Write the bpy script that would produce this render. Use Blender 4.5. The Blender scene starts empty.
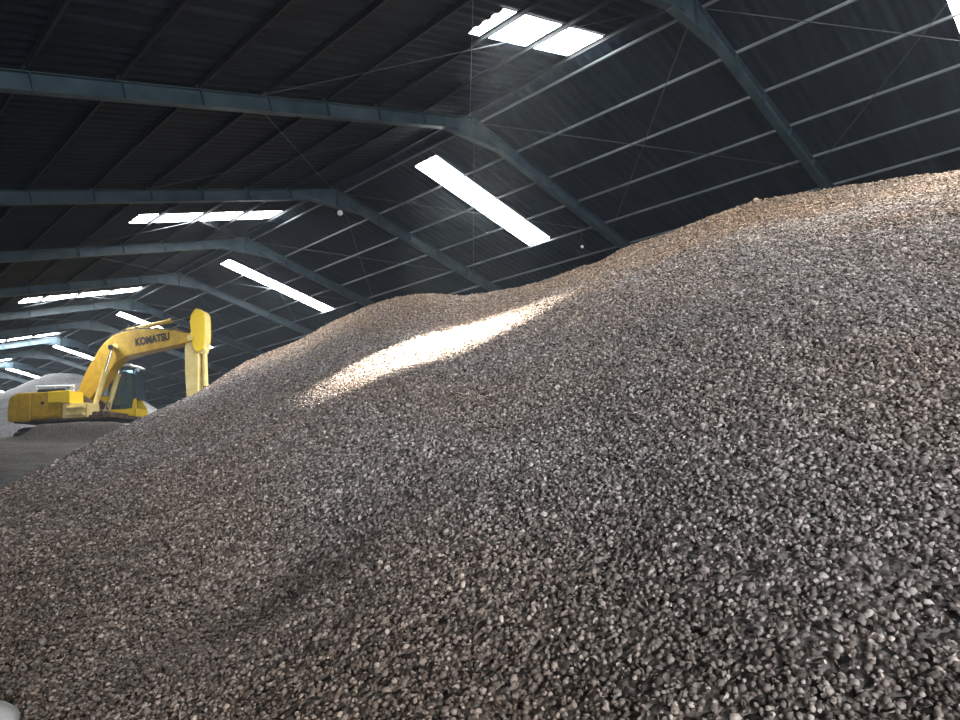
import bpy, bmesh, math, random
import numpy as np
from mathutils import Vector, Matrix, noise

random.seed(7)
RNG = np.random.default_rng(11)
S = bpy.context.scene
COL = S.collection
PI = math.pi

# ---------------------------------------------------------------- survey of the shed (metres, floor at z = 0)
CZ = 1.75                                  # eye height
FPX, YAW, PIT, ROLL = 700.367, 0.785, 0.152, -0.028
TH = 0.266                                 # roof pitch
RX, RZ = 11.509, 8.422 + CZ                # centre line of the rafters at the ridge
FY1, BAY = 5.564, 6.0                      # first frame ahead, bay length
TMAX = 20.6                                # slope length
Y0, Y1 = -9.5, 92.0
DOOR = (-7.6, -0.6, 5.2)                     # open doorway behind the camera: x from, x to, height
CT, ST = math.cos(TH), math.sin(TH)


def rp(side, t, y, off=0.0):
    """point on a roof slope: t metres down the slope, off metres above the rafter centre line"""
    return Vector((RX + side * (t * CT + off * ST), y, RZ - t * ST + off * CT))


# ---------------------------------------------------------------- materials
def mat(name, base, rough=0.6, metal=0.0, spec=0.4):
    m = bpy.data.materials.new(name)
    m.use_nodes = True
    b = m.node_tree.nodes['Principled BSDF']
    b.inputs['Base Color'].default_value = (*base, 1)
    b.inputs['Roughness'].default_value = rough
    b.inputs['Metallic'].default_value = metal
    b.inputs['Specular IOR Level'].default_value = spec
    return m, m.node_tree, b


def noisy(name, c1, c2, scale=(1, 1, 1), nscale=4.0, detail=6, lo=0.35, hi=0.65, rough=0.6, metal=0.0, bump=0.0, spec=0.4, bscale=None):
    m, nt, b = mat(name, c1, rough, metal, spec)
    N, L = nt.nodes, nt.links
    tc = N.new('ShaderNodeTexCoord')
    mp = N.new('ShaderNodeMapping')
    mp.inputs['Scale'].default_value = scale
    nz = N.new('ShaderNodeTexNoise')
    nz.inputs['Scale'].default_value = nscale
    nz.inputs['Detail'].default_value = detail
    cr = N.new('ShaderNodeValToRGB')
    cr.color_ramp.elements[0].position = lo
    cr.color_ramp.elements[1].position = hi
    cr.color_ramp.elements[0].color = (*c1, 1)
    cr.color_ramp.elements[1].color = (*c2, 1)
    L.new(tc.outputs['Object'], mp.inputs[0])
    L.new(mp.outputs[0], nz.inputs['Vector'])
    L.new(nz.outputs['Fac'], cr.inputs[0])
    L.new(cr.outputs[0], b.inputs['Base Color'])
    if bump:
        n2 = N.new('ShaderNodeTexNoise')
        n2.inputs['Scale'].default_value = bscale or nscale * 3
        n2.inputs['Detail'].default_value = 4
        L.new(tc.outputs['Object'], n2.inputs['Vector'])
        bp = N.new('ShaderNodeBump')
        bp.inputs['Strength'].default_value = bump
        bp.inputs['Distance'].default_value = 0.03
        L.new(n2.outputs['Fac'], bp.inputs['Height'])
        L.new(bp.outputs[0], b.inputs['Normal'])
    return m


M = {}
# corrugated roofing, streaked with dust along the sheets
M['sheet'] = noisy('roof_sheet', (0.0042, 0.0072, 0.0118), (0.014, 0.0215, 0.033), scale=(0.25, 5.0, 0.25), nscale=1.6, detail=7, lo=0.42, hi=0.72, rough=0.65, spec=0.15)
M['wallsheet'] = noisy('wall_sheet', (0.06, 0.07, 0.08), (0.13, 0.145, 0.15), scale=(2, 2, 0.3), nscale=1.4, rough=0.6)
M['teal'] = noisy('painted_steel', (0.016, 0.034, 0.044), (0.048, 0.072, 0.084), nscale=2.2, detail=8, lo=0.35, hi=0.7, rough=0.5)
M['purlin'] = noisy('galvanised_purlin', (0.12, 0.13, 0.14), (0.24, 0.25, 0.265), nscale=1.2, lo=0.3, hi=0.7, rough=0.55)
M['purlin_left'] = noisy('purlin_painted_shade', (0.004, 0.0045, 0.0055), (0.010, 0.011, 0.0125), nscale=1.2, lo=0.3, hi=0.7, rough=0.7)  # shade of the left slope put into the purlin colour
M['rod'] = mat('brace_steel', (0.05, 0.055, 0.062), 0.5)[0]
M['concrete'] = noisy('concrete', (0.09, 0.085, 0.08), (0.17, 0.165, 0.155), nscale=1.5, rough=0.85, bump=0.3)
M['yellow'] = noisy('yellow_paint', (0.36, 0.215, 0.012), (0.55, 0.34, 0.03), nscale=3.5, detail=8, lo=0.3, hi=0.7, rough=0.5)
M['yellow_pale'] = noisy('dusty_yellow_paint', (0.62, 0.47, 0.15), (0.80, 0.66, 0.30), nscale=2.5, detail=8, lo=0.3, hi=0.7, rough=0.55)
M['yellow_bright'] = mat('clean_yellow_paint', (0.85, 0.58, 0.03), 0.4)[0]
M['grease'] = noisy('greasy_steel', (0.035, 0.028, 0.022), (0.16, 0.10, 0.06), nscale=6, rough=0.6)
M['dark'] = mat('dark_paint', (0.018, 0.02, 0.022), 0.5)[0]
M['ink'] = mat('black_lettering', (0.012, 0.012, 0.014), 0.5)[0]
M['track'] = noisy('track_steel', (0.02, 0.018, 0.016), (0.07, 0.06, 0.05), nscale=8, rough=0.7)
M['chrome'] = mat('chrome_rod', (0.75, 0.76, 0.78), 0.18, 1.0)[0]
M['palepipe'] = mat('pale_rail', (0.72, 0.74, 0.78), 0.4)[0]
M['white'] = mat('white_enamel', (0.78, 0.78, 0.76), 0.35)[0]
M['stone'] = noisy('pale_stone', (0.25, 0.235, 0.205), (0.34, 0.32, 0.285), nscale=9, rough=0.7, bump=0.2)
gl, gnt, gb = mat('cab_glass', (0.30, 0.42, 0.46), 0.04, 0.0, 0.8)
gb.inputs['Transmission Weight'].default_value = 0.85
gb.inputs['IOR'].default_value = 1.45
M['glass'] = gl


def panel_mat(name, clear, strength, tint):
    m = bpy.data.materials.new(name)
    m.use_nodes = True
    nt = m.node_tree
    N, L = nt.nodes, nt.links
    for n in list(N):
        N.remove(n)
    out = N.new('ShaderNodeOutputMaterial')
    mx = N.new('ShaderNodeMixShader')
    tr = N.new('ShaderNodeBsdfTransparent')
    em = N.new('ShaderNodeEmission')
    em.inputs['Color'].default_value = (*tint, 1)
    em.inputs['Strength'].default_value = strength
    mx.inputs[0].default_value = 1 - clear
    L.new(tr.outputs[0], mx.inputs[1])
    L.new(em.outputs[0], mx.inputs[2])
    L.new(mx.outputs[0], out.inputs[0])
    return m


LE = 58.0
M['panel_part'] = panel_mat('half_clear_fibreglass', 0.13, LE * 0.7, (0.92, 0.96, 1.0))
M['panel_dim'] = panel_mat('dirty_fibreglass', 0.0, LE * 0.35, (0.92, 0.96, 1.0))
M['panel_old'] = panel_mat('old_fibreglass', 0.012, LE * 0.22, (0.92, 0.96, 1.0))
M['panel_clear'] = panel_mat('clear_fibreglass', 0.50, LE * 0.7, (0.92, 0.96, 1.0))
M['panel'] = panel_mat('dusty_fibreglass', 0.0, LE, (0.92, 0.96, 1.0))
M['panel_mid'] = panel_mat('worn_fibreglass', 0.03, LE * 0.9, (0.92, 0.96, 1.0))


def shell_mat():
    """colour of each shell comes from its own random number; the pile has broad brown and grey areas"""
    m, nt, b = mat('palm_shell', (0.3, 0.28, 0.26), 0.62, 0, 0.35)
    N, L = nt.nodes, nt.links
    at = N.new('ShaderNodeAttribute')
    at.attribute_name = 'rnd'
    cr = N.new('ShaderNodeValToRGB')
    e = cr.color_ramp.elements
    e[0].position, e[0].color = 0.0, (0.045, 0.036, 0.030, 1)
    e[1].position, e[1].color = 1.0, (0.66, 0.62, 0.58, 1)
    for p, c in ((0.22, (0.13, 0.112, 0.097)), (0.55, (0.26, 0.236, 0.218)), (0.82, (0.42, 0.39, 0.365))):
        k = e.new(p)
        k.color = (*c, 1)
    for k in e:
        k.color = (min(1, k.color[0] * 1.26), min(1, k.color[1] * 1.18), min(1, k.color[2] * 1.12), 1)
    L.new(at.outputs['Fac'], cr.inputs[0])
    tc = N.new('ShaderNodeTexCoord')
    nz = N.new('ShaderNodeTexNoise')
    nz.inputs['Scale'].default_value = 0.45
    nz.inputs['Detail'].default_value = 3
    L.new(tc.outputs['Object'], nz.inputs['Vector'])
    c2 = N.new('ShaderNodeValToRGB')
    c2.color_ramp.elements[0].position = 0.38
    c2.color_ramp.elements[1].position = 0.62
    c2.color_ramp.elements[0].color = (0.97, 0.96, 0.98, 1)
    c2.color_ramp.elements[1].color = (1.0, 0.90, 0.82, 1)
    L.new(nz.outputs['Fac'], c2.inputs[0])
    mx = N.new('ShaderNodeMix')
    mx.data_type = 'RGBA'
    mx.blend_type = 'MULTIPLY'
    mx.inputs['Factor'].default_value = 1
    L.new(cr.outputs[0], mx.inputs['A'])
    L.new(c2.outputs[0], mx.inputs['B'])
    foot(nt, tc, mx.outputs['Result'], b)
    return m


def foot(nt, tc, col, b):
    """brown tint at the foot of the heap, darkened to paint in shade there"""
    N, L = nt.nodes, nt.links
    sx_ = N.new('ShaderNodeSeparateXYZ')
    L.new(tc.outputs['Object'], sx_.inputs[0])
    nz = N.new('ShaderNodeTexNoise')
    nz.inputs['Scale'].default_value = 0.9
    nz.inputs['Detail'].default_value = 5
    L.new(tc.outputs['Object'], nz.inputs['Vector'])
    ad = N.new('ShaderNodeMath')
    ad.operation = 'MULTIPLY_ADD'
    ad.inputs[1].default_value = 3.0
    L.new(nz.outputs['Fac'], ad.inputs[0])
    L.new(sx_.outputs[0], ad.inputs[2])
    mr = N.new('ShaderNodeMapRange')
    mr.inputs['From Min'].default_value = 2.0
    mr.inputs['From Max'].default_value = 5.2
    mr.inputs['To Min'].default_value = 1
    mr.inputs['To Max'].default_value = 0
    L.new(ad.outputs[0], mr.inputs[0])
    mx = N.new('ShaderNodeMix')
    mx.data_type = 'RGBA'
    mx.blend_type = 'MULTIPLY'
    mx.inputs['B'].default_value = (0.44, 0.36, 0.27, 1)  # brown tone of the foot, with its shade multiplied into the colour
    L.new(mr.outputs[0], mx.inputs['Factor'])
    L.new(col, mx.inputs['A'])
    # drier brown shells along the crest
    m2 = N.new('ShaderNodeMapRange')
    m2.inputs['From Min'].default_value = 9.5
    m2.inputs['From Max'].default_value = 13.5
    L.new(ad.outputs[0], m2.inputs[0])
    mx2 = N.new('ShaderNodeMix')
    mx2.data_type = 'RGBA'
    mx2.blend_type = 'MULTIPLY'
    mx2.inputs['B'].default_value = (0.84, 0.72, 0.57, 1)
    L.new(m2.outputs[0], mx2.inputs['Factor'])
    L.new(mx.outputs['Result'], mx2.inputs['A'])
    L.new(mx2.outputs['Result'], b.inputs['Base Color'])


def heap_mat(name, cols, vscale, tint=(1, 1, 1), bump=0.9, dist=0.03):
    """packed small shells: voronoi cells, each with its own tone, with a bump"""
    m, nt, b = mat(name, cols[0], 0.75, 0, 0.25)
    N, L = nt.nodes, nt.links
    tc = N.new('ShaderNodeTexCoord')
    vo = N.new('ShaderNodeTexVoronoi')
    vo.inputs['Scale'].default_value = vscale
    L.new(tc.outputs['Object'], vo.inputs['Vector'])
    sp = N.new('ShaderNodeSeparateColor')
    L.new(vo.outputs['Color'], sp.inputs[0])
    cr = N.new('ShaderNodeValToRGB')
    e = cr.color_ramp.elements
    e[0].color = (*cols[0], 1)
    e[1].color = (*cols[-1], 1)
    for i, c in enumerate(cols[1:-1]):
        k = e.new((i + 1) / (len(cols) - 1))
        k.color = (*c, 1)
    L.new(sp.outputs[0], cr.inputs[0])
    nz = N.new('ShaderNodeTexNoise')
    nz.inputs['Scale'].default_value = 0.5
    nz.inputs['Detail'].default_value = 5
    L.new(tc.outputs['Object'], nz.inputs['Vector'])
    c2 = N.new('ShaderNodeValToRGB')
    c2.color_ramp.elements[0].position = 0.35
    c2.color_ramp.elements[1].position = 0.65
    c2.color_ramp.elements[0].color = (0.85 * tint[0], 0.84 * tint[1], 0.85 * tint[2], 1)
    c2.color_ramp.elements[1].color = (1.0 * tint[0], 0.92 * tint[1], 0.85 * tint[2], 1)
    L.new(nz.outputs['Fac'], c2.inputs[0])
    mx = N.new('ShaderNodeMix')
    mx.data_type = 'RGBA'
    mx.blend_type = 'MULTIPLY'
    mx.inputs['Factor'].default_value = 1
    L.new(cr.outputs[0], mx.inputs['A'])
    L.new(c2.outputs[0], mx.inputs['B'])
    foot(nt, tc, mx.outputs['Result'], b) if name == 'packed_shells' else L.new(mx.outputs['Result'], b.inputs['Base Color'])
    bp = N.new('ShaderNodeBump')
    bp.inputs['Strength'].default_value = bump
    bp.inputs['Distance'].default_value = dist
    bp.invert = True
    L.new(vo.outputs['Distance'], bp.inputs['Height'])
    L.new(bp.outputs[0], b.inputs['Normal'])
    return m


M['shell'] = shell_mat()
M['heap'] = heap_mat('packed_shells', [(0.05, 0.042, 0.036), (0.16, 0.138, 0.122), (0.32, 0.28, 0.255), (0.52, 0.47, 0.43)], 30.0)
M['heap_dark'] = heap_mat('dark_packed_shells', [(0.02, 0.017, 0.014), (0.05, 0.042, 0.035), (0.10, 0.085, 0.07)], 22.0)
M['heap_grey'] = heap_mat('grey_packed_shells', [(0.10, 0.098, 0.10), (0.17, 0.167, 0.17), (0.26, 0.255, 0.26)], 18.0)


# ---------------------------------------------------------------- mesh helpers
def link(name, me, m=None, parent=None):
    o = bpy.data.objects.new(name, me)
    COL.objects.link(o)
    if m is not None:
        me.materials.append(m)
    if parent is not None:
        o.parent = parent
    return o


def obj(name, bm, m, parent=None, smooth=False, bevel=0.0):
    bmesh.ops.recalc_face_normals(bm, faces=bm.faces)
    if bevel:
        bmesh.ops.bevel(bm, geom=[e for e in bm.edges if e.calc_face_angle(0) > 0.5], offset=bevel, segments=2, affect='EDGES', profile=0.6)
    me = bpy.data.meshes.new(name)
    bm.to_mesh(me)
    bm.free()
    if smooth:
        me.shade_smooth()
        try:
            me.set_sharp_from_angle(angle=0.6)
        except Exception:
            pass
    return link(name, me, m, parent)


def tag(o, label, cat, group=None, kind=None):
    if label:
        o['label'] = label
    if cat:
        o['category'] = cat
    if group:
        o['group'] = group
    if kind:
        o['kind'] = kind
    return o


def thing(name, label, cat, loc=(0, 0, 0), rot=(0, 0, 0), group=None):
    o = bpy.data.objects.new(name, None)
    o.empty_display_size = 0.3
    COL.objects.link(o)
    o.location = loc
    o.rotation_euler = rot
    return tag(o, label, cat, group)


def B():
    return bmesh.new()


def box(bm, lo, hi, mtx=None):
    vs = []
    for x in (lo[0], hi[0]):
        for y in (lo[1], hi[1]):
            for z in (lo[2], hi[2]):
                v = Vector((x, y, z))
                vs.append(bm.verts.new(mtx @ v if mtx else v))
    for f in ((0, 1, 3, 2), (4, 6, 7, 5), (0, 4, 5, 1), (2, 3, 7, 6), (0, 2, 6, 4), (1, 5, 7, 3)):
        bm.faces.new([vs[i] for i in f])


def prism(bm, pts, y0, y1, mtx=None):
    """outline in x,z pulled from y0 to y1"""
    n = len(pts)
    T = (lambda v: mtx @ v) if mtx else (lambda v: v)
    a = [bm.verts.new(T(Vector((p[0], y0, p[1])))) for p in pts]
    b = [bm.verts.new(T(Vector((p[0], y1, p[1])))) for p in pts]
    bm.faces.new(a)
    bm.faces.new(b[::-1])
    for i in range(n):
        bm.faces.new((a[i], b[i], b[(i + 1) % n], a[(i + 1) % n]))


def tube(bm, a, b, r, r2=None, n=12):
    a, b = Vector(a), Vector(b)
    r2 = r if r2 is None else r2
    d = (b - a).normalized()
    u = d.orthogonal().normalized()
    w = d.cross(u)
    A = [bm.verts.new(a + (u * math.cos(k * 2 * PI / n) + w * math.sin(k * 2 * PI / n)) * r) for k in range(n)]
    Bv = [bm.verts.new(b + (u * math.cos(k * 2 * PI / n) + w * math.sin(k * 2 * PI / n)) * r2) for k in range(n)]
    bm.faces.new(A[::-1])
    bm.faces.new(Bv)
    for k in range(n):
        bm.faces.new((A[k], A[(k + 1) % n], Bv[(k + 1) % n], Bv[k]))


def sphere(bm, c, r, sc=(1, 1, 1), seg=16, rings=10):
    m = Matrix.Translation(c) @ Matrix.Diagonal((*[r * s for s in sc], 1))
    bmesh.ops.create_uvsphere(bm, u_segments=seg, v_segments=rings, radius=1, matrix=m)


def npmesh(name, co, faces_flat, loop_totals, mats, midx=None, attr=None):
    me = bpy.data.meshes.new(name)
    nv, nl, nf = len(co), len(faces_flat), len(loop_totals)
    me.vertices.add(nv)
    me.vertices.foreach_set('co', np.ascontiguousarray(co, dtype=np.float32).ravel())
    me.loops.add(nl)
    me.loops.foreach_set('vertex_index', np.ascontiguousarray(faces_flat, dtype=np.int32))
    me.polygons.add(nf)
    st = np.zeros(nf, dtype=np.int32)
    st[1:] = np.cumsum(loop_totals)[:-1]
    me.polygons.foreach_set('loop_start', st)
    try:
        me.polygons.foreach_set('loop_total', np.ascontiguousarray(loop_totals, dtype=np.int32))
    except Exception:
        pass
    for m in mats:
        me.materials.append(m)
    if midx is not None:
        me.polygons.foreach_set('material_index', np.ascontiguousarray(midx, dtype=np.int32))
    if attr is not None:
        a = me.attributes.new('rnd', 'FLOAT', 'POINT')
        a.data.foreach_set('value', np.ascontiguousarray(attr, dtype=np.float32))
    me.update(calc_edges=True)
    return me


# ---------------------------------------------------------------- corrugated roof with openings for the clear panels
PER, AMP = 0.25, 0.03
SHEET_OFF = 0.275
# side, centre y, start t, end t, material
SKY = [
    (-1, 1.62, 0.02, 3.3, 'panel'), (-1, -4.2, 0.02, 4.85, 'panel'), (1, 1.62, 0.62, 5.62, 'panel_old'),  # first entry is an unseen skylight added to brighten the foreground
    (-1, 7.85, 0.0, 1.5, 'panel_part'), (-1, 7.85, 1.5, 3.3, 'panel_clear'), (1, 14.1, 0.60, 5.62, 'panel_dim'), (-1, 20.8, 0.02, 4.85, 'panel'),
    (1, 26.7, 0.62, 5.62, 'panel_mid'), (-1, 33.6, 0.10, 5.0, 'panel'), (1, 39.0, 0.52, 5.65, 'panel'),
    (-1, 47.0, 0.10, 5.0, 'panel'), (1, 51.2, 0.52, 5.65, 'panel'), (-1, 59.0, 0.10, 5.0, 'panel'),
    (1, 63.8, 0.40, 5.75, 'panel'), (-1, 71.0, 0.10, 5.0, 'panel'), (1, 76.0, 0.40, 5.75, 'panel')]
SKW = 0.875


def ycols(a, b):
    """profile columns (y, height) between a and b on the shared corrugation grid"""
    q = PER / 4
    i0, i1 = round(a / q), round(b / q)
    prof = (0, 0, 1, 1)
    return [(i * q, prof[i % 4] * AMP) for i in range(i0, i1 + 1)]


def sheet(side, openings):
    cols = ycols(Y0, Y1)
    ts = sorted({0.0, TMAX} | {t for o in openings for t in (o[2], o[3])} | {6.4, 10.2, 14.0})
    nv = len(ts)
    co = np.zeros((len(cols) * nv, 3))
    k = 0
    for (y, h) in cols:
        for t in ts:
            co[k] = rp(side, t, y, SHEET_OFF + h)
            k += 1
    faces = []
    for i in range(len(cols) - 1):
        ym = (cols[i][0] + cols[i + 1][0]) / 2
        cut = [o for o in openings if abs(ym - o[1]) < SKW / 2]
        for j in range(nv - 1):
            tm = (ts[j] + ts[j + 1]) / 2
            if any(o[2] < tm < o[3] for o in cut):
                continue
            a = i * nv + j
            faces.append((a, a + 1, a + nv + 1, a + nv))
    return co, faces


allco, allf = [], []
base = 0
for side in (-1, 1):
    co, fa = sheet(side, [o for o in SKY if o[0] == side])
    allco.append(co)
    allf += [tuple(base + v for v in f) for f in fa]
    base += len(co)
co = np.vstack(allco)
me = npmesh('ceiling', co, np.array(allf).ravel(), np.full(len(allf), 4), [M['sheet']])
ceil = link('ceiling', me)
ceil['kind'] = 'structure'

# ridge capping
bm = B()
prism(bm, [(RX - 0.36, RZ + SHEET_OFF - 0.02), (RX, RZ + SHEET_OFF + 0.085), (RX + 0.36, RZ + SHEET_OFF - 0.02), (RX + 0.36, RZ + SHEET_OFF + 0.0), (RX, RZ + SHEET_OFF + 0.105), (RX - 0.36, RZ + SHEET_OFF + 0.0)], Y0, Y1)
tag(obj('trim_1', bm, M['sheet']), None, None, kind='structure')

for n, (side, yc, ta, tb, mk) in enumerate(SKY):
    cols = ycols(yc - SKW / 2 - 0.03, yc + SKW / 2 + 0.03)
    nseg = 4 if tb - ta > 3 else 2
    ts = [ta + (tb - ta) * k / nseg for k in range(nseg + 1)]
    bm = B()
    g = [[bm.verts.new(rp(side, t, y, SHEET_OFF + h + 0.006)) for t in ts] for (y, h) in cols]
    for i in range(len(g) - 1):
        for j in range(nseg):
            bm.faces.new((g[i][j], g[i][j + 1], g[i + 1][j + 1], g[i + 1][j]))
    w = obj('window_%d' % (n + 1), bm, M[mk])
    w['kind'] = 'structure'

# walls
EZ = rp(1, TMAX, 0, SHEET_OFF).z
XL, XR = rp(-1, TMAX, 0, SHEET_OFF).x, rp(1, TMAX, 0, SHEET_OFF).x
for nm, lo, hi in (('wall_left', (XL - 0.12, Y0, 0), (XL, Y1, EZ + 0.02)), ('wall_right', (XR, Y0, 0), (XR + 0.12, Y1, EZ + 0.02))):
    bm = B()
    box(bm, lo, hi)
    obj(nm, bm, M['wallsheet'])['kind'] = 'structure'
gp = [(XL, 0), (XR, 0), (XR, EZ), (RX, RZ + SHEET_OFF + 0.05), (XL, EZ)]
dx0, dx1, dh = DOOR
gz = lambda x: EZ + (RZ + SHEET_OFF + 0.05 - EZ) * (1 - abs(x - RX) / (XR - RX))
for nm, ya, yb in (('wall_far', Y1, Y1 + 0.12), ('wall_near', Y0 - 0.12, Y0)):
    bm = B()
    if nm == 'wall_far':
        prism(bm, gp, ya, yb)
    else:
        prism(bm, [(XL, 0), (dx0, 0), (dx0, gz(dx0)), (XL, EZ)], ya, yb)
        prism(bm, [(dx0, min(dh, gz(dx0) - 0.3)), (dx1, min(dh, gz(dx0) - 0.3)), (dx1, gz(dx1)), (dx0, gz(dx0))], ya, yb)
        prism(bm, [(dx1, 0), (XR, 0), (XR, EZ), (RX, RZ + SHEET_OFF + 0.05), (dx1, gz(dx1))], ya, yb)
    obj(nm, bm, M['wallsheet'])['kind'] = 'structure'
bm = B()
box(bm, (XL, Y0, -0.2), (XR, Y1, 0))
obj('floor', bm, M['concrete'])['kind'] = 'structure'

# ---------------------------------------------------------------- steel frames
PT = [0.22] + [1.632 + 1.338 * k for k in range(14)]        # purlin positions down each slope
D2 = 0.15                                                    # half depth of a rafter


def rafter_bm(side, y):
    bm = B()
    ta, tb = 0.55, TMAX - 0.25

    def slab(o0, o1, w):
        a = [rp(side, ta, y - w, o0), rp(side, ta, y - w, o1), rp(side, tb, y - w, o1), rp(side, tb, y - w, o0)]
        b = [rp(side, ta, y + w, o0), rp(side, ta, y + w, o1), rp(side, tb, y + w, o1), rp(side, tb, y + w, o0)]
        va, vb = [bm.verts.new(p) for p in a], [bm.verts.new(p) for p in b]
        bm.faces.new(va)
        bm.faces.new(vb[::-1])
        for i in range(4):
            bm.faces.new((va[i], vb[i], vb[(i + 1) % 4], va[(i + 1) % 4]))
    slab(-D2, -D2 + 0.014, 0.085)
    slab(D2 - 0.014, D2, 0.085)
    slab(-D2, D2, 0.006)
    # stiffeners and cleats where purlins sit
    for t in PT[1:]:
        p = rp(side, t, y)
        m = Matrix.Translation(p) @ Matrix.Rotation(side * TH, 4, 'Y')
        box(bm, (-0.008, -0.08, -D2 + 0.01), (0.008, 0.08, D2 - 0.01), m)
        box(bm, (-0.05, -0.06, D2), (-0.04, 0.06, D2 + 0.10), m)
    return bm


def apex_bm(y):
    """deepened apex: level bottom flange, web, end plates"""
    bm = B()
    tk = 0.95
    zl = rp(1, tk, 0, -D2).z
    xl, xr = rp(-1, tk, 0, -D2).x, rp(1, tk, 0, -D2).x
    zt = RZ + D2 / CT
    tl, tr = rp(-1, tk, 0, D2), rp(1, tk, 0, D2)
    prism(bm, [(xl, zl), (xr, zl), (tr.x, tr.z), (RX, zt), (tl.x, tl.z)], y - 0.010, y + 0.010)
    prism(bm, [(xl - 0.05, zl + 0.012), (xl, zl - 0.018), (xr, zl - 0.018), (xr + 0.05, zl + 0.012), (xr, zl + 0.004), (xl, zl + 0.004)], y - 0.088, y + 0.088)
    for s, tp in ((-1, tl), (1, tr)):
        prism(bm, sorted_quad([(RX, zt), (tp.x, tp.z), (tp.x, tp.z + 0.016), (RX, zt + 0.016)]), y - 0.088, y + 0.088)
    for x in (RX - 0.012, RX + 0.002):
        box(bm, (x, y - 0.08, zl), (x + 0.01, y + 0.08, zt - 0.01))
    return bm


def sorted_quad(p):
    return p


FR = {}
ordn = ['nearest', 'second', 'third', 'fourth', 'fifth', 'sixth', 'seventh', 'eighth', 'ninth', 'tenth', 'eleventh', 'twelfth', 'thirteenth', 'fourteenth', 'fifteenth']
frame_label = {
    1: 'teal steel roof frame nearest the camera, its apex cut off by the top edge of the photo',
    2: 'teal steel roof frame with its apex between the broad near skylight and the long slanting skylight',
    3: 'teal steel roof frame with the small white lamp hanging below its apex',
    4: 'steel roof frame just before the second slanting skylight on the right slope',
    5: 'steel roof frame beyond the second slanting skylight, above the tip of the excavator boom',
    6: 'steel roof frame whose apex shows just above the bend of the excavator boom',
    7: 'steel roof frame just beyond the excavator boom, left of its bend',
    8: 'far steel roof frame directly before the slanting skylight left of the boom',
    9: 'far steel roof frame just beyond the slanting skylight left of the boom',
    10: 'dim far steel roof frame before the last slanting skylight above the grey heap',
    11: 'farthest visible steel roof frame, beyond the last slanting skylight',
}
for n in range(1, 13):
    y = FY1 + BAY * (n - 1)
    lab = frame_label.get(n, 'last steel roof frame in the dark distance over the grey heap')
    t = thing('roof_frame', lab, 'roof frame', (RX, y, 0), group='portal frames carrying the roof')
    inv = Matrix.Translation((-RX, -y, 0))
    parts = [('rafter', rafter_bm(-1, y)), ('rafter', rafter_bm(1, y)), ('apex_plate', apex_bm(y))]
    for s in (-1, 1):
        c = rp(s, TMAX - 0.25, y)
        bm = B()
        x0, x1 = sorted((c.x, c.x - s * 0.3))
        box(bm, (x0, y - 0.085, 0), (x0 + 0.014, y + 0.085, c.z - 0.02))
        box(bm, (x1 - 0.014, y - 0.085, 0), (x1, y + 0.085, c.z + 0.02))
        box(bm, (x0, y - 0.006, 0), (x1, y + 0.006, c.z))
        box(bm, (x0 - 0.06, y - 0.14, 0), (x1 + 0.06, y + 0.14, 0.02))
        parts.append(('column', bm))
    for nm, bm in parts:
        bm.transform(inv)
        obj(nm, bm, M['teal'], t)
    FR[n] = t

# ---------------------------------------------------------------- purlins: one long C section per line
slope_word = {-1: 'left', 1: 'right'}
for side in (-1, 1):
    for k, t in enumerate(PT):
        bm = B()
        y0, y1 = Y0 + 0.05, Y1 - 0.05
        o1 = SHEET_OFF - 0.004
        o0, w = (o1 - 0.06, 0.036) if side == 1 else (D2 + 0.02, 0.05)

        def bar(ta, tb, oa, ob):
            prof = [rp(side, ta, 0, oa), rp(side, tb, 0, oa), rp(side, tb, 0, ob), rp(side, ta, 0, ob)]
            prism(bm, [(p.x, p.z) for p in prof], y0, y1)
        bar(t, t + 0.004, o0, o1)
        bar(t, t + w, o0, o0 + 0.005)
        bar(t, t + w, o1 - 0.005, o1)
        bar(t + w - 0.004, t + w, o0, o0 + 0.02)
        word = ['paired ridge', 'first', 'second', 'third', 'fourth', 'fifth', 'sixth', 'seventh', 'eighth', 'ninth', 'tenth', 'eleventh', 'twelfth', 'thirteenth', 'fourteenth'][k]
        if k == 0:
            lab = 'long steel purlin tight against the ridge on the %s roof slope' % slope_word[side]
        elif side == 1:
            lab = 'pale thin steel purlin on the right roof slope, %s line down from the ridge' % word
        else:
            lab = 'dark shadowed steel purlin on the left roof slope, %s line down from the ridge' % word
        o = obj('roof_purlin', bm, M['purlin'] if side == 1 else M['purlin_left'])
        tag(o, lab, 'purlin', 'purlins under the %s roof slope' % slope_word[side])

# ---------------------------------------------------------------- cross bracing, one X per bay and slope
for n in range(0, 10):
    ya, yb = FY1 + BAY * (n - 1), FY1 + BAY * n
    for side in (-1, 1):
        bm = B()
        tt = 5.9
        of = 0.12
        tube(bm, rp(side, 0.15, ya + 0.1, of), rp(side, tt, yb - 0.1, of), 0.009, n=6)
        tube(bm, rp(side, 0.15, yb - 0.1, of - 0.03), rp(side, tt, ya + 0.1, of - 0.03), 0.009, n=6)
        o = obj('cross_brace', bm, M['rod'])
        if n == 0:
            lab = 'X of thin brace rods on the %s slope before the nearest frame' % slope_word[side]
        else:
            lab = 'X of thin brace rods on the %s slope between the %s and %s roof frames' % (slope_word[side], ordn[n - 1], ordn[n])
        tag(o, lab, 'brace', 'cross braces between the roof frames')

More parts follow.
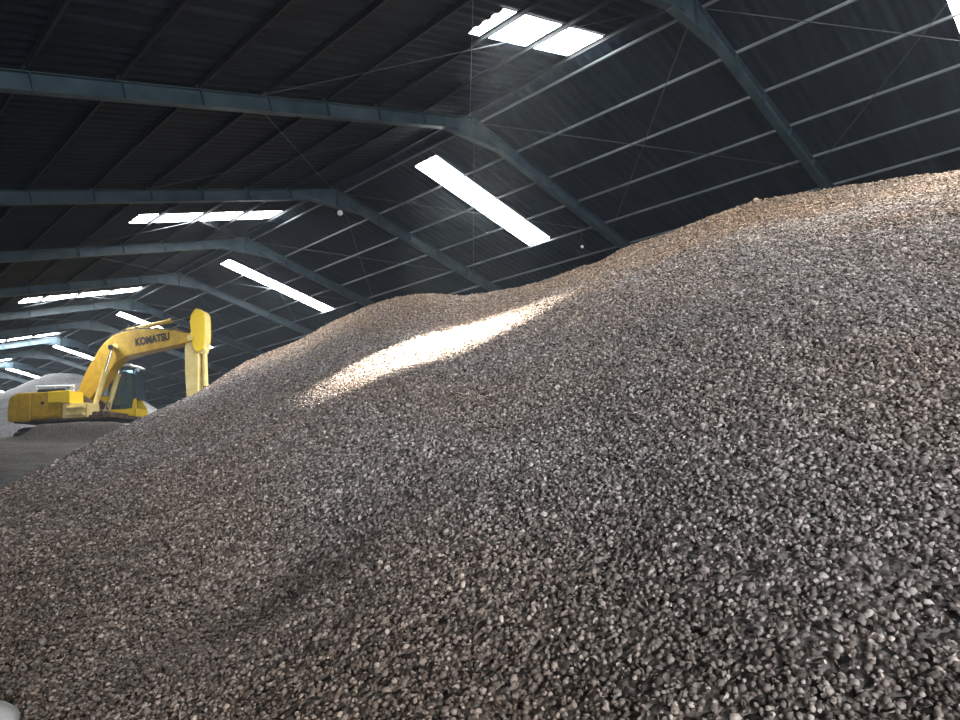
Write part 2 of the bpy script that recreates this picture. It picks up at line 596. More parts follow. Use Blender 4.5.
# ---------------------------------------------------------------- the big shell heap
SIL = np.array([
    (-60, -1.66, 7), (-30, -1.62, 8), (-5, -1.45, 9), (5, -0.75, 10.5), (10.75, -0.013 * 12, 12), (14.67, .028 * 15, 15), (19, .072 * 19, 19), (23, .108 * 23.5, 23.5), (26.2, .151 * 26, 26),
    (30.4, .183 * 27.5, 27.5), (32.75, .21 * 26, 26), (36.4, .239 * 23.6, 23.6), (38.6, .250 * 22.4, 22.4), (41, .254 * 21.3, 21.3), (43.5, .247 * 20.3, 20.3), (46.4, .253 * 19.3, 19.3),
    (50.2, .264 * 18.2, 18.2), (53.6, .284 * 17.3, 17.3), (55.25, .288 * 17, 17), (56.9, .305 * 16.7, 16.7), (61.8, .328 * 15.9, 15.9), (65, .344 * 15.4, 15.4),
    (68, .353 * 15.1, 15.1), (73.6, .351 * 14.6, 14.6), (77.5, .347 * 14.3, 14.3), (81, .341 * 14.2, 14.2), (90, 4.7, 14), (105, 4.7, 14.5), (125, 4.6, 17), (150, 4.0, 22), (175, 2, 22)])
ZN = -1.69
_ga = np.arange(-60, 175.01, 0.25)
_sl = (np.interp(_ga, SIL[:, 0], SIL[:, 1]) - ZN) / np.interp(_ga, SIL[:, 0], SIL[:, 2])


def _smooth(v, w):
    kk = np.exp(-0.5 * (np.arange(-4 * w, 4 * w + 1) / w) ** 2)
    kk /= kk.sum()
    return np.convolve(np.pad(v, 4 * w, mode='edge'), kk, mode='valid')


_sl_far = _smooth(_sl, 3)
_sl_near = _smooth(_sl, 26)
_rs_s = _smooth(np.interp(_ga, SIL[:, 0], SIL[:, 2]), 4)


def vnoise(x, y, seed, s):
    """smooth value noise with numpy"""
    r = np.random.default_rng(seed)
    tab = r.random((256, 256))
    u, v = x / s, y / s
    iu, iv = np.floor(u).astype(int), np.floor(v).astype(int)
    fu, fv = u - iu, v - iv
    fu, fv = fu * fu * (3 - 2 * fu), fv * fv * (3 - 2 * fv)
    g = lambda a, b: tab[a % 256, b % 256]
    return (g(iu, iv) * (1 - fu) + g(iu + 1, iv) * fu) * (1 - fv) + (g(iu, iv + 1) * (1 - fu) + g(iu + 1, iv + 1) * fu) * fv - 0.5


def heap_z(x, y):
    r = np.hypot(x, y)
    az = np.degrees(np.arctan2(x, y))
    rs = np.interp(az, _ga, _rs_s)
    u = r / rs
    uc = np.clip(u, 0, 1) ** 2.5
    sl = np.interp(az, _ga, _sl_near) * (1 - uc) + np.interp(az, _ga, _sl_far) * uc
    zs = ZN + sl * rs
    a = ZN + (zs - ZN) * u
    d = np.maximum(r - rs, 0)
    b = zs - 0.55 * d + 0.35 * (1 - np.exp(-d / 0.7))
    z = np.where(u < 1, a, b)
    z = z - 0.30 * np.exp(-((x - 2.35) / 0.7) ** 2 - ((y - 4.35) / 0.6) ** 2)     # a hollow in the face
    amp = np.clip(r / 5, 0.15, 1)
    z = z + amp * (0.16 * vnoise(x + 50, y + 50, 1, 2.6) + 0.07 * vnoise(x + 50, y + 50, 2, 0.9)) * np.clip(1.2 - u, 0.25, 1)
    z = z + 0.028 * vnoise(x + 50, y + 50, 3, 0.30) + 0.016 * vnoise(x + 50, y + 50, 4, 0.12)
    return np.maximum(z, -1.72) + CZ


az = np.radians(np.linspace(-60, 175, 640))
rr = np.geomspace(0.25, 34, 330)
A, Rr = np.meshgrid(az, rr, indexing='ij')
X, Y = Rr * np.sin(A), Rr * np.cos(A)
Z = heap_z(X, Y) - 0.014
hco = np.stack([X, Y, Z], -1).reshape(-1, 3)
na, nr = A.shape
i, j = np.meshgrid(np.arange(na - 1), np.arange(nr - 1), indexing='ij')
q = (i * nr + j).ravel()
hf = np.stack([q, q + 1, q + nr + 1, q + nr], -1)
cx_, cy_ = hco[hf[:, 0], 0], hco[hf[:, 0], 1]
hf = hf[(cx_ > XL + 0.8) & (cy_ > Y0 + 0.8) & (cx_ < XR - 0.8)]

# the loose shells lying on it
NS = 420000
rmin, rmax = 1.5, 28.0
size = lambda r: 0.0165 * (1 + 0.085 * (r - 2))
rt = np.linspace(rmin, rmax, 400)
pdf = rt / size(rt) ** 2 * np.clip((rmax + 0.5 - rt) / 3, 0, 1)
cdf = np.cumsum(pdf)
cdf /= cdf[-1]
sr = np.interp(RNG.random(NS), cdf, rt)
sa = np.radians(RNG.uniform(4, 87, NS))
sx, sy = sr * np.sin(sa), sr * np.cos(sa)
keep = sr < np.interp(np.degrees(sa), SIL[:, 0], SIL[:, 2]) + 0.6
sx, sy, sr = sx[keep], sy[keep], sr[keep]
n = len(sx)
sz = heap_z(sx, sy)
e = 0.05
nx = -(heap_z(sx + e, sy) - heap_z(sx - e, sy)) / (2 * e)
ny = -(heap_z(sx, sy + e) - heap_z(sx, sy - e)) / (2 * e)
nrm = np.stack([nx, ny, np.ones(n)], -1)
nrm /= np.linalg.norm(nrm, axis=1)[:, None]
nrm += RNG.normal(0, 0.6, (n, 3))
nrm /= np.linalg.norm(nrm, axis=1)[:, None]
tmp = RNG.normal(0, 1, (n, 3))
tu = np.cross(nrm, tmp)
tu /= np.linalg.norm(tu, axis=1)[:, None]
tv = np.cross(nrm, tu)
sc = size(sr) * RNG.lognormal(0.0, 0.25, n) * 0.62
asp = RNG.uniform(0.62, 1.0, n)
cen = np.stack([sx, sy, sz], -1) + nrm * (sc * RNG.uniform(0.0, 0.45, n))[:, None]
flip = np.where(RNG.random(n) < 0.35, -1.0, 1.0)           # some lie hollow side up
K = 6
ang = np.arange(K) * 2 * PI / K
vv = np.zeros((n, 1 + 2 * K, 3))
dome = RNG.uniform(0.35, 0.75, n)
vv[:, 0] = cen + nrm * (sc * dome * flip)[:, None]
for k in range(K):
    jr = RNG.uniform(0.78, 1.15, n)
    ca, sn = math.cos(ang[k]), math.sin(ang[k])
    vv[:, 1 + k] = cen + (tu * (ca * sc * jr * 0.66)[:, None] + tv * (sn * sc * jr * asp * 0.66)[:, None]) + nrm * (sc * dome * flip * 0.72)[:, None]
    vv[:, 1 + K + k] = cen + (tu * (ca * sc * jr)[:, None] + tv * (sn * sc * jr * asp)[:, None]) - nrm * (sc * RNG.uniform(0.0, 0.3, n))[:, None]
bidx = (np.arange(n) * (1 + 2 * K))[:, None]
tri = np.array([(0, 1 + k, 1 + (k + 1) % K) for k in range(K)]).ravel()
quad = np.array([(1 + k, 1 + K + k, 1 + K + (k + 1) % K, 1 + (k + 1) % K) for k in range(K)]).ravel()
off = len(hco)
tri_all = (bidx + tri[None]).ravel() + off
quad_all = (bidx + quad[None]).ravel() + off
rnd = np.clip(RNG.beta(1.3, 1.7, n), 0, 1)
attr = np.concatenate([np.full(off, 0.25), np.repeat(rnd, 1 + 2 * K)])
co_all = np.vstack([hco, vv.reshape(-1, 3)])
flat = np.concatenate([hf.ravel(), tri_all, quad_all])
tot = np.concatenate([np.full(len(hf), 4), np.full(n * K, 3), np.full(n * K, 4)])
mi = np.concatenate([np.zeros(len(hf)), np.ones(2 * n * K)])
me = npmesh('shell_heap', co_all, flat, tot, [M['heap'], M['shell']], mi, attr)
ho = link('shell_heap', me)
tag(ho, 'huge sloping heap of grey brown palm kernel shells filling the shed floor', 'shell heap', kind='stuff')


# ---------------------------------------------------------------- the lower dark heap the excavator stands on, and the grey one behind
def grid_heap(name, fn, x0, x1, y0, y1, nx_, ny_, m, others=()):
    gx, gy = np.meshgrid(np.linspace(x0, x1, nx_), np.linspace(y0, y1, ny_), indexing='ij')
    gz = fn(gx, gy)
    c = np.stack([gx, gy, gz], -1).reshape(-1, 3)
    i, j = np.meshgrid(np.arange(nx_ - 1), np.arange(ny_ - 1), indexing='ij')
    q = (i * ny_ + j).ravel()
    f = np.stack([q, q + ny_, q + ny_ + 1, q + 1], -1)
    keep = gz > CZ - 1.72
    for g in others:
        keep &= gz > g(gx, gy) - 0.25
    kf = keep.ravel()
    f = f[kf[f].any(axis=1)]
    me = npmesh(name, c, f.ravel(), np.full(len(f), 4), [m])
    return link(name, me)


KX = 31.0 / 27.0
EXC = Vector((8.34 * KX, 29.81 * KX, 2.18 * KX + CZ))       # slew ring, underside of the upper body
HEAD = -YAW - math.radians(5)
PITCH = math.radians(1.5)
exm = Matrix.Translation(EXC) @ Matrix.Rotation(HEAD, 4, 'Z') @ Matrix.Rotation(-PITCH, 4, 'Y')
inv_ex = exm.inverted()
_R = np.array(inv_ex.to_3x3())
_T = np.array(inv_ex.translation)


def terrace(x, y):
    r = np.hypot(x, y)
    a = np.degrees(np.arctan2(x, y))
    z = np.interp(r, [10, 13, 16, 20, 23.5, 25.5, 29, 33, 36, 42, 60], [-1.72, -1.3, -0.4, 0.15, 0.40, 0.85, 1.25, 1.45, 1.6, 1.7, 1.7])
    fall = np.interp(a, [-12, 2, 20, 26, 34], [-1, 0, 0, 1.2, 4])
    z = z - np.abs(fall)
    # local coordinates of the machine
    lx = _R[0, 0] * (x - 0) + _R[0, 1] * y + _T[0]
    ly = _R[1, 0] * (x - 0) + _R[1, 1] * y + _T[1]
    gzm = EXC.z - CZ
    # level pad under the tracks, loose ridge of shells thrown up along the near side
    pad = np.exp(-((lx / 3.4) ** 4) - ((ly / 2.3) ** 4))
    z = z * (1 - pad) + (gzm - 1.18) * pad
    z = z + np.where(lx > -0.7, 1, np.exp(-((lx + 0.7) / 0.5) ** 2)) * 0.92 * np.exp(-((ly + 2.25) / 0.55) ** 2) * np.exp(-((lx - 1.4) / 2.6) ** 4)
    z = z + 0.25 * np.exp(-((ly + 2.3) / 0.6) ** 2) * np.exp(-((lx + 2.2) / 1.8) ** 4)
    z = z + 0.22 * vnoise(x, y, 21, 2.4) + 0.10 * vnoise(x, y, 22, 0.8) + 0.04 * vnoise(x, y, 23, 0.3)
    return np.maximum(z, -1.73) + CZ


def grey(x, y):
    ca = math.radians(14.2)
    cx, cy = 47 * math.sin(ca), 47 * math.cos(ca)
    d = np.hypot((x - cx) * 1.0, (y - cy) * 0.8)
    z = 6.05 - 0.62 * (np.sqrt(np.maximum(d - 0.3, 0) ** 2 + 1.0) - 1.0) + 0.3 * vnoise(x, y, 31, 2.5) + 0.1 * vnoise(x, y, 32, 0.7)
    return np.maximum(z, -1.74) + CZ


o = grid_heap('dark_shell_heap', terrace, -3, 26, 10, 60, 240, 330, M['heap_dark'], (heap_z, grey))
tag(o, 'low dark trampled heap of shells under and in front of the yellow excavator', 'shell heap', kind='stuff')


o = grid_heap('grey_shell_heap', grey, -3, 27, 33, 62, 220, 220, M['heap_grey'], (heap_z, terrace))
tag(o, 'pale grey pointed heap of shells in the distance behind the excavator', 'shell heap', kind='stuff')

# ---------------------------------------------------------------- the excavator
ex = thing('excavator', 'yellow crawler excavator standing on the dark heap with its arm down behind the slope', 'excavator', EXC)
ex.rotation_euler = exm.to_euler()
k = KX


def P(pts):
    return [(a * k, b * k) for a, b in pts]


# counterweight
bm = B()
pts = P([(-2.28, 0.02), (-2.36, 0.25), (-2.34, 0.85), (-2.22, 1.00), (-1.95, 1.10), (-1.45, 1.08), (-1.45, 0.0)])
prism(bm, pts, -1.22 * k, 1.22 * k)
obj('counterweight', bm, M['yellow'], ex, bevel=0.05)
# engine housing
bm = B()
prism(bm, P([(-1.44, 0.06), (-1.44, 1.08), (-0.15, 1.02), (-0.15, 0.06)]), -1.22 * k, 1.22 * k)
eh = obj('engine_housing', bm, M['yellow'], ex, bevel=0.03)
bm = B()
for x0, x1 in ((-1.38, -0.98), (-0.92, -0.30)):
    box(bm, (x0 * k, -1.245 * k, 0.14 * k), (x1 * k, -1.22 * k, 0.92 * k))
obj('side_door', bm, M['yellow'], eh, bevel=0.01)
bm = B()
box(bm, (-1.02 * k, -1.26 * k, 0.60 * k), (-0.90 * k, -1.24 * k, 0.70 * k))
obj('door_latch', bm, M['dark'], eh)
# dark engine cover and exhaust on top
bm = B()
prism(bm, P([(-1.95, 1.09), (-1.85, 1.32), (-0.75, 1.30), (-0.6, 1.03)]), -0.35 * k, 0.95 * k)
obj('engine_cover', bm, M['dark'], ex, bevel=0.03)
bm = B()
tube(bm, (-1.25 * k, 0.55 * k, 1.2 * k), (-1.25 * k, 0.55 * k, 1.5 * k), 0.06)
obj('exhaust_pipe', bm, M['dark'], ex, smooth=True)
# handrail
bm = B()
hy = -0.1 * k
for x in (-2.05, -1.3, -0.55):
    tube(bm, (x * k, hy, 1.1 * k), (x * k, hy, 1.4 * k), 0.018)
tube(bm, (-2.11 * k, hy, 1.46 * k), (-0.54 * k, hy, 1.40 * k), 0.045)
obj('handrail', bm, M['palepipe'], ex)
# tool box (brighter) and fuel tank with steps
bm = B()
prism(bm, P([(-0.72, 0.64), (-0.72, 1.05), (-0.30, 1.06), (0.12, 1.05), (0.14, 0.60), (-0.2, 0.60), (-0.3, 0.64)]), -1.30 * k, -0.5 * k)
obj('tool_box', bm, M['yellow_bright'], ex, bevel=0.02)
bm = B()
prism(bm, P([(-0.14, 0.02), (-0.14, 0.58), (0.82, 0.55), (0.84, 0.02)]), -1.28 * k, -0.55 * k)
ft = obj('fuel_tank', bm, M['yellow_pale'], ex, bevel=0.03)
for z in (0.12, 0.36):
    bm = B()
    box(bm, (0.05 * k, -1.42 * k, z * k), (0.75 * k, -1.27 * k, (z + 0.05) * k))
    box(bm, (0.1 * k, -1.44 * k, z * k), (0.14 * k, -1.27 * k, (z + 0.10) * k))
    obj('step', bm, M['yellow_pale'], ft)
# revolving deck
bm = B()
prism(bm, P([(-2.1, -0.04), (-2.1, 0.07), (1.72, 0.10), (1.72, -0.02), (1.2, -0.06)]), -1.2 * k, 1.25 * k)
obj('deck', bm, M['grease'], ex, bevel=0.01)
bm = B()
for x in (0.95, 1.2):
    box(bm, (x * k, -1.15 * k, 0.1 * k), ((x + 0.16) * k, -0.3 * k, 0.22 * k))
tube(bm, (0.5 * k, -0.9 * k, 0.3 * k), (0.5 * k, 0.1 * k, 0.3 * k), 0.16)
box(bm, (0.9 * k, -1.1 * k, 0.1 * k), (1.5 * k, 0.2 * k, 0.2 * k))
tube(bm, (1.35 * k, -0.8 * k, 0.2 * k), (1.0 * k, -0.2 * k, 0.62 * k), 0.035)
tube(bm, (1.15 * k, -0.8 * k, 0.2 * k), (0.9 * k, -0.2 * k, 0.66 * k), 0.035)
obj('hydraulic_lines', bm, M['grease'], ex)
# boom foot brackets
for y in (-0.42, 0.30):
    bm = B()
    prism(bm, P([(-0.45, 0.05), (-0.42, 0.75), (-0.20, 1.0), (0.08, 0.95), (0.55, 0.62), (0.75, 0.05)]), y * k, (y + 0.08) * k)
    obj('boom_bracket', bm, M['grease'], ex, bevel=0.01)

# slew ring and undercarriage
bm = B()
tube(bm, (0, 0, -0.28 * k), (0, 0, -0.04 * k), 0.62 * k, n=32)
obj('slew_ring', bm, M['grease'], ex, smooth=True)
bm = B()
prism(bm, P([(-0.9, -0.62), (-0.75, -0.30), (0.75, -0.30), (0.9, -0.62)]), -0.95 * k, 0.95 * k)
obj('track_frame', bm, M['grease'], ex, bevel=0.02)
TR_R, TR_L = 0.37, 1.55


def track_outline(nn=14, grow=0.0):
    zc = -0.70
    out = []
    for a in range(nn + 1):
        t = PI / 2 + PI * a / nn
        out.append((-TR_L + (TR_R + grow) * math.cos(t), zc + (TR_R + grow) * math.sin(t)))
    for a in range(nn + 1):
        t = -PI / 2 + PI * a / nn
        out.append((TR_L + (TR_R + grow) * math.cos(t), zc + (TR_R + grow) * math.sin(t)))
    return out


for yc in (-1.08, 1.08):
    bm = B()
    prism(bm, P(track_outline()), (yc - 0.2) * k, (yc + 0.2) * k)
    tr = obj('track', bm, M['track'], ex)
    # shoes around the loop
    bm = B()
    outl = track_outline(grow=0.05)
    seg = []
    tot_l = 0
    cl = outl + [outl[0]]
    for a, b in zip(cl[:-1], cl[1:]):
        l = math.dist(a, b)
        seg.append((a, b, l))
        tot_l += l
    NSH = 44
    for s_ in range(NSH):
        d = tot_l * s_ / NSH
        for a, b, l in seg:
            if d <= l:
                break
            d -= l
        px, pz = a[0] + (b[0] - a[0]) * d / l, a[1] + (b[1] - a[1]) * d / l
        ang_ = math.atan2(b[1] - a[1], b[0] - a[0])
        m_ = Matrix.Translation((px * k, yc * k, pz * k)) @ Matrix.Rotation(-ang_, 4, 'Y')
        box(bm, (-0.08 * k, -0.29 * k, -0.03), (0.08 * k, 0.29 * k, 0.012), m_)
        box(bm, (-0.015, -0.29 * k, -0.06), (0.015, 0.29 * k, 0.0), m_)
    obj('track_shoes', bm, M['track'], tr)
    for x in (-TR_L, TR_L):
        bm = B()
        sgn = -1 if yc < 0 else 1
        tube(bm, (x * k, (yc + sgn * 0.18) * k, -0.70 * k), (x * k, (yc + sgn * 0.26) * k, -0.70 * k), 0.30 * k, n=20)
        tube(bm, (x * k, (yc + sgn * 0.25) * k, -0.70 * k), (x * k, (yc + sgn * 0.31) * k, -0.70 * k), 0.13 * k, n=14)
        obj('sprocket' if x < 0 else 'idler', bm, M['grease'], tr)
    bm = B()
    for q_ in range(6):
        x = -1.1 + q_ * 0.44
        tube(bm, (x * k, (yc - 0.24) * k, -0.95 * k), (x * k, (yc + 0.24) * k, -0.95 * k), 0.10 * k, n=12)
    obj('track_rollers', bm, M['grease'], tr)

# cab on the far side of the boom
CY0, CY1 = 0.42 * k, 1.22 * k
cf = [(0.10, 0.12), (0.10, 2.02), (0.22, 2.14), (1.35, 2.14), (1.56, 1.98), (1.66, 0.95), (1.66, 0.20), (1.60, 0.12)]
cab = thing('cab', None, None)
del_keys = [q_ for q_ in cab.keys()]
cab.parent = ex
bm = B()
prism(bm, P([(0.10, 0.12), (0.10, 0.98), (0.50, 0.96), (0.54, 0.62), (0.62, 0.44), (1.50, 0.42), (1.56, 0.80), (1.66, 0.82), (1.68, 0.24), (1.62, 0.13)]), CY0, CY0 + 0.05)
prism(bm, P([(0.10, 0.12), (0.10, 0.98), (1.40, 0.90), (1.66, 0.50), (1.68, 0.24), (1.62, 0.13)]), CY1 - 0.05, CY1)
box(bm, (0.10 * k, CY0, 0.12 * k), (1.66 * k, CY1, 0.20 * k))
box(bm, (1.60 * k, CY0, 0.13 * k), (1.68 * k, CY1, 0.42 * k))
box(bm, (0.10 * k, CY0, 0.12 * k), (0.16 * k, CY1, 1.05 * k))
obj('lower_body', bm, M['yellow_bright'], cab)
bm = B()
prs = 0.028
for yy in (CY0 + 0.03, CY1 - 0.03):
    for a, b in (((0.14, 0.95), (0.14, 2.08)), ((0.72, 0.5), (0.74, 2.10)), ((1.62, 0.8), (1.50, 2.04)), ((0.14, 2.10), (1.40, 2.12))):
        tube(bm, (a[0] * k, yy, a[1] * k), (b[0] * k, yy, b[1] * k), prs, n=8)
for a in ((0.14, 2.08), (1.50, 2.04), (1.62, 0.8)):
    tube(bm, (a[0] * k, CY0, a[1] * k), (a[0] * k, CY1, a[1] * k), prs, n=8)
obj('window_frame', bm, M['dark'], cab)
bm = B()
prism(bm, P([(0.08, 2.06), (0.14, 2.20), (1.30, 2.22), (1.56, 2.10), (1.52, 2.04), (1.3, 2.12), (0.15, 2.11)]), CY0 - 0.02, CY1 + 0.02)
obj('roof', bm, M['white'], cab, bevel=0.02)
bm = B()
prism(bm, P([(0.18, 0.98), (0.18, 2.08), (1.40, 2.10), (1.50, 1.98), (1.60, 0.84), (1.50, 0.44), (0.64, 0.46), (0.52, 0.98)]), CY0 + 0.02, CY0 + 0.03)
prism(bm, P([(0.18, 0.98), (0.18, 2.08), (1.40, 2.10), (1.50, 1.98), (1.60, 0.84)]), CY1 - 0.03, CY1 - 0.02)
prism(bm, P([(1.50, 2.02), (1.62, 0.82), (1.61, 0.82), (1.49, 2.02)]), CY0 + 0.04, CY1 - 0.04)
obj('glass_pane', bm, M['glass'], cab)
bm = B()
box(bm, (0.55 * k, CY0 + 0.2, 0.2 * k), (0.95 * k, CY1 - 0.2, 0.66 * k))
prism(bm, P([(0.45, 0.62), (0.38, 1.35), (0.52, 1.36), (0.62, 0.66)]), CY0 + 0.22, CY1 - 0.22)
box(bm, (0.42 * k, CY0 + 0.32, 1.34 * k), (0.54 * k, CY1 - 0.32, 1.55 * k))
obj('operator_seat', bm, M['dark'], cab, bevel=0.02)
bm = B()
tube(bm, (1.60 * k, CY0 - 0.02, 1.95 * k), (1.78 * k, CY0 - 0.12, 2.0 * k), 0.012, n=6)
sphere(bm, Vector((1.80 * k, CY0 - 0.13, 1.93 * k)), 0.10, (0.5, 1, 1.1))
obj('mirror', bm, M['palepipe'], cab, smooth=True)

# boom: gooseneck box
outer = [(-0.42, 0.86), (-0.34, 0.98), (0.02, 1.87), (0.34, 2.42), (0.60, 2.81), (0.80, 3.03), (1.05, 3.20), (1.45, 3.34), (2.0, 3.42), (2.8, 3.36), (3.62, 3.24), (4.15, 3.10), (4.34, 2.96)]
inner = [(4.30, 2.80), (4.05, 2.74), (2.63, 2.54), (1.95, 2.44), (1.62, 2.38), (1.36, 2.26), (1.15, 2.08), (0.83, 1.62), (0.33, 0.92), (0.05, 0.70), (-0.22, 0.68), (-0.38, 0.74)]
bm = B()
prism(bm, P(outer + inner), -0.27 * k, 0.27 * k)
boom = obj('boom', bm, M['yellow'], ex, bevel=0.02)
for x_, z_, r_ in ((1.20, 2.78, 0.13), (-0.18, 0.84, 0.11), (4.20, 2.92, 0.11)):
    for y in (-0.30, 0.27):
        bm = B()
        tube(bm, (x_ * k, y * k, z_ * k), (x_ * k, (y + 0.03) * k, z_ * k), r_ * k, n=18)
        obj('pin_boss', bm, M['yellow_pale'], boom, smooth=True)
bm = B()
rails = [(0.70, 2.93), (1.05, 3.22), (1.45, 3.36), (2.0, 3.44), (2.8, 3.38), (3.62, 3.26), (4.05, 3.14)]
for yo in (-0.2, -0.12, 0.12):
    for a, b in zip(rails[:-1], rails[1:]):
        tube(bm, (a[0] * k, yo * k, (a[1] + 0.035) * k), (b[0] * k, yo * k, (b[1] + 0.035) * k), 0.022, n=6)
for a in rails[1:-1]:
    box(bm, ((a[0] - 0.05) * k, -0.24 * k, (a[1] - 0.02) * k), ((a[0] + 0.05) * k, 0.24 * k, (a[1] + 0.08) * k))
obj('hydraulic_pipes', bm, M['grease'], boom)
# lettering
cu = bpy.data.curves.new('lettering', 'FONT')
cu.body = 'KOMATSU'
cu.size = 0.40 * k
cu.extrude = 0.004
cu.offset = 0.02
cu.align_x = 'CENTER'
cu.align_y = 'CENTER'
tmp = bpy.data.objects.new('lettering_src', cu)
COL.objects.link(tmp)
dg = bpy.context.evaluated_depsgraph_get()
lme = bpy.data.meshes.new_from_object(tmp.evaluated_get(dg))
bpy.data.objects.remove(tmp)
xs = [v.co.x for v in lme.vertices]
w_ = max(xs) - min(xs)
lme.transform(Matrix.Translation((2.70 * k, -0.277 * k, 2.96 * k)) @ Matrix.Rotation(-0.115, 4, 'Y') @ Matrix.Rotation(PI / 2, 4, 'X') @ Matrix.Scale(1.38 * k / w_, 4, (1, 0, 0)))
lme.materials.clear()
lt = link('lettering', lme, M['ink'], boom)
lt['label'] = 'black capital lettering along the boom side'


def cylinder(name, a, b, r, y, body=0.58, parent=ex, mb='yellow_pale', rr_=0.5):
    a, b = Vector((a[0] * k, y * k, a[1] * k)), Vector((b[0] * k, y * k, b[1] * k))
    c = a.lerp(b, body)
    bm = B()
    tube(bm, a, c, r, n=16)
    tube(bm, a.lerp(b, body - 0.03), a.lerp(b, body + 0.01), r * 1.18, n=16)
    s_ = Vector((0, r * 1.25, 0))
    tube(bm, a - s_, a + s_, r * 1.15, n=14)
    o = obj(name, bm, M[mb], parent, smooth=True)
    bm = B()
    tube(bm, c, b, r * rr_, n=12)
    tube(bm, b - s_, b + s_, r * 1.05, n=12)
    obj('piston_rod', bm, M['chrome'], o, smooth=True)
    return o


# boom lift cylinders either side of the boom, root at the deck front, rods up to the bend
cylinder('boom_cylinder', (0.50, 0.35), (1.18, 2.72), 0.10 * k, -0.42, 0.62)
cylinder('boom_cylinder', (0.50, 0.35), (1.18, 2.72), 0.10 * k, 0.40, 0.62)
# arm cylinder over the boom
cylinder('arm_cylinder', (1.62, 3.46), (4.22, 3.86), 0.085 * k, 0.0, 0.64, mb='yellow')
# arm (stick)
bm = B()
arm_pts = [(4.20, 3.60), (4.22, 3.84), (4.34, 3.99), (4.41, 4.05), (4.61, 4.00), (4.73, 3.84), (4.77, 3.60), (4.77, 3.0), (4.71, 2.45), (4.51, 2.30), (4.49, 1.6), (4.51, 0.8), (4.53, 0.1), (4.47, -0.35), (4.40, -0.42), (4.22, -0.3), (4.06, 0.5), (3.98, 1.6), (3.96, 2.5), (4.00, 2.78), (4.10, 3.02), (4.20, 3.2)]
prism(bm, P(arm_pts), -0.20 * k, 0.20 * k)
arm = obj('arm', bm, M['yellow_pale'], ex, bevel=0.02)
for y in (-0.25, 0.20):
    bm = B()
    prism(bm, P([(4.18, 3.55), (4.22, 3.84), (4.34, 4.00), (4.41, 4.07), (4.61, 4.01), (4.75, 3.84), (4.79, 3.55), (4.79, 2.9), (4.73, 2.48), (4.57, 2.38), (4.45, 2.38), (4.32, 2.55), (4.26, 2.9)]), y * k, (y + 0.05) * k)
    obj('arm_cheek', bm, M['yellow_bright'], arm, bevel=0.01)
cylinder('bucket_cylinder', (4.65, 2.40), (4.73, 0.25), 0.10 * k, 0.0, 0.62, mb='yellow_pale')
# bucket and links, down behind the heap
bm = B()
bp_ = [(4.30, -0.30), (4.62, -0.25), (4.75, -0.6), (4.70, -1.05), (4.35, -1.35), (3.85, -1.40), (3.50, -1.15), (3.42, -0.95), (3.55, -1.0), (3.88, -1.22), (4.28, -1.18), (4.55, -0.95), (4.58, -0.62), (4.40, -0.48)]
prism(bm, P(bp_), -0.5 * k, 0.5 * k)
for y in (-0.5, 0.46):
    prism(bm, P([(4.30, -0.30), (4.62, -0.25), (4.75, -0.6), (4.70, -1.05), (4.35, -1.35), (3.85, -1.40), (3.50, -1.15)]), y * k, (y + 0.04) * k)
bk = obj('bucket', bm, M['grease'], ex)
bm = B()
for q_ in range(5):
    y = -0.46 + q_ * 0.22
    prism(bm, P([(3.50, -1.16), (3.52, -0.98), (3.24, -0.82)]), y * k, (y + 0.08) * k)
obj('bucket_teeth', bm, M['grease'], bk)
bm = B()
for y in (-0.24, 0.2):
    prism(bm, P([(4.82, 0.30), (4.92, 0.24), (4.70, -0.42), (4.58, -0.36)]), y * k, (y + 0.04) * k)
    prism(bm, P([(4.84, 0.30), (4.90, 0.20), (4.45, 0.0), (4.42, 0.10)]), y * k, (y + 0.04) * k)
obj('bucket_link', bm, M['yellow_pale'], ex)


# ---------------------------------------------------------------- camera basis, used to place the two small lamps and the pale stone
F = Vector((math.sin(YAW) * math.cos(PIT), math.cos(YAW) * math.cos(PIT), math.sin(PIT)))
R0 = Vector((math.cos(YAW), -math.sin(YAW), 0))
U0 = R0.cross(F)
c_, s_ = math.cos(ROLL), math.sin(ROLL)
R1 = R0 * c_ + U0 * s_
U1 = -R0 * s_ + U0 * c_


def lamp(loc, top, label, r, g=None):
    t = thing('hanging_lamp', label, 'lamp', (loc[0], loc[1], loc[2] - r))
    bm = B()
    tube(bm, (0, 0, r * 2.6), (0, 0, top - loc[2] + r), 0.006, n=6)
    obj('cord', bm, M['dark'], t)
    bm = B()
    tube(bm, (0, 0, r * 1.8), (0, 0, r * 2.8), r * 0.38, r * 0.30, n=12)
    obj('socket', bm, M['dark'], t, smooth=True)
    bm = B()
    sphere(bm, Vector((0, 0, r)), r)
    obj('bulb', bm, M['white'], t, smooth=True)
    return t


lamp((11.63, 17.56, 8.0 + CZ - 0.13), RZ - 0.45, 'small white globe lamp hanging under the apex of the third roof frame', 0.085)
lamp((16.35, 11.95, 6.37 + CZ), rp(1, 5.1, 12, 0.1).z, 'tiny pale lamp by the purlins above the dip in the heap crest', 0.045)

# pale smooth stone in the bottom left corner
bm = B()
bmesh.ops.create_icosphere(bm, subdivisions=4, radius=1)
for v in bm.verts:
    nn = noise.noise(v.co * 1.3)
    v.co *= 1 + 0.10 * nn
    v.co.x *= 0.17
    v.co.y *= 0.13
    v.co.z *= 0.085
st = obj('pale_stone', bm, M['stone'], None, smooth=True)
sx0, sy0 = 0.80, 4.24
st.location = (sx0, sy0, float(heap_z(np.array([sx0]), np.array([sy0]))[0]) + 0.06)
st.rotation_euler = (0, 0.15, -0.75)
tag(st, 'smooth pale grey stone cut off in the bottom left corner, resting on the shells', 'stone')

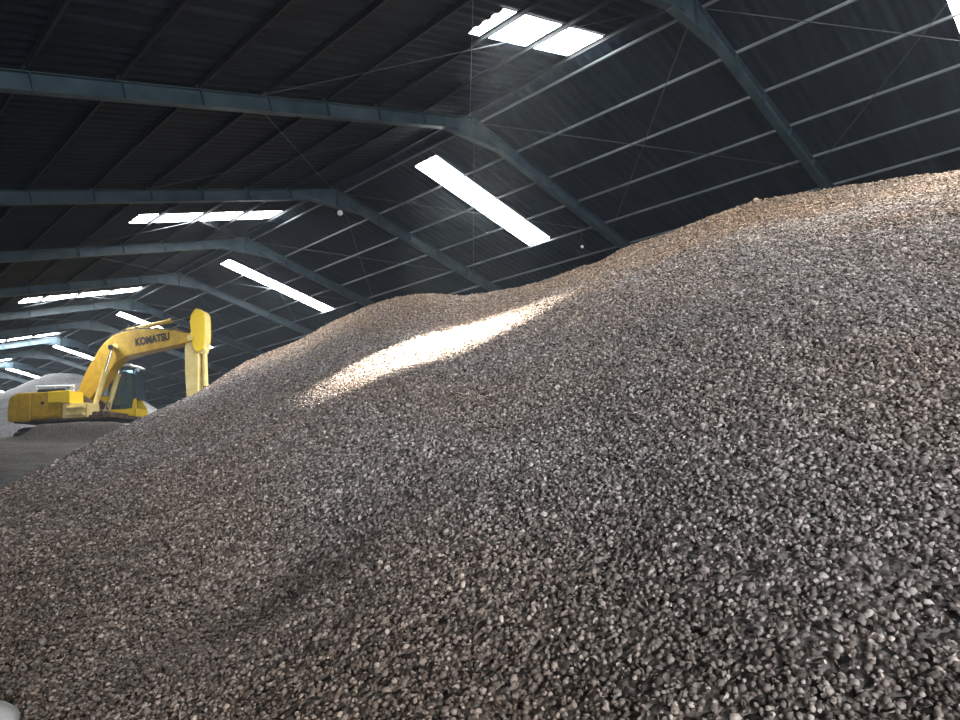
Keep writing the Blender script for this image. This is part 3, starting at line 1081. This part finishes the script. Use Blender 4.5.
# ---------------------------------------------------------------- dust hanging in the air of the shed
bm = B()
box(bm, (XL - 1.5, Y0 - 1.5, -0.5), (XR + 1.5, Y1 + 1.5, RZ + 1.5))
hz = bpy.data.materials.new('dusty_air')
hz.use_nodes = True
for n_ in list(hz.node_tree.nodes):
    hz.node_tree.nodes.remove(n_)
ho_ = hz.node_tree.nodes.new('ShaderNodeOutputMaterial')
hs_ = hz.node_tree.nodes.new('ShaderNodeVolumeScatter')
hs_.inputs['Color'].default_value = (0.80, 0.90, 1.0, 1)
hs_.inputs['Density'].default_value = 0.0013
hs_.inputs['Anisotropy'].default_value = 0.3
hz.node_tree.links.new(hs_.outputs[0], ho_.inputs['Volume'])
tag(obj('dusty_air', bm, hz), 'thin bluish dust hanging in the air under the whole roof', 'dust', kind='stuff')

# ---------------------------------------------------------------- daylight
w = bpy.data.worlds.new('World')
S.world = w
w.use_nodes = True
bg = w.node_tree.nodes['Background']
bg.inputs[0].default_value = (0.80, 0.89, 1.0, 1)      # bright overcast sky
bg.inputs[1].default_value = 29.0
# the doorway guides the renderer to the sky outside
pl = bpy.data.lights.new('doorway_portal', 'AREA')
pl.shape = 'RECTANGLE'
pl.size, pl.size_y = dx1 - dx0, 5.1
pl.cycles.is_portal = True
po = bpy.data.objects.new('doorway_portal', pl)
COL.objects.link(po)
po.location = ((dx0 + dx1) / 2, Y0 - 0.15, 2.6)
po.rotation_euler = (PI / 2, 0, 0)

sd = bpy.data.lights.new('sun', 'SUN')
sd.energy = 900.0
sd.color = (1.0, 0.95, 0.86)
sd.angle = math.radians(20)
so = bpy.data.objects.new('sun', sd)
COL.objects.link(so)
dirn = Vector((-1.52, 0.76, -6.0)).normalized()
so.rotation_euler = (-dirn).to_track_quat('Z', 'Y').to_euler()
so.location = (10, 8, 30)

# ---------------------------------------------------------------- camera and view
cd = bpy.data.cameras.new('camera')
cd.sensor_fit = 'HORIZONTAL'
cd.sensor_width = 36
cd.lens = 36 * FPX / 960
cd.clip_start = 0.05
cd.clip_end = 500
cam = bpy.data.objects.new('camera', cd)
COL.objects.link(cam)
mw = Matrix.Identity(4)
for q_ in range(3):
    mw[q_][0] = R1[q_]
    mw[q_][1] = U1[q_]
    mw[q_][2] = -F[q_]
mw[2][3] = CZ
cam.matrix_world = mw
S.camera = cam
vs = S.view_settings
vs.view_transform = 'Standard'
vs.look = 'None'
vs.exposure = 0.12
vs.gamma = 1.0
vs.use_curve_mapping = False
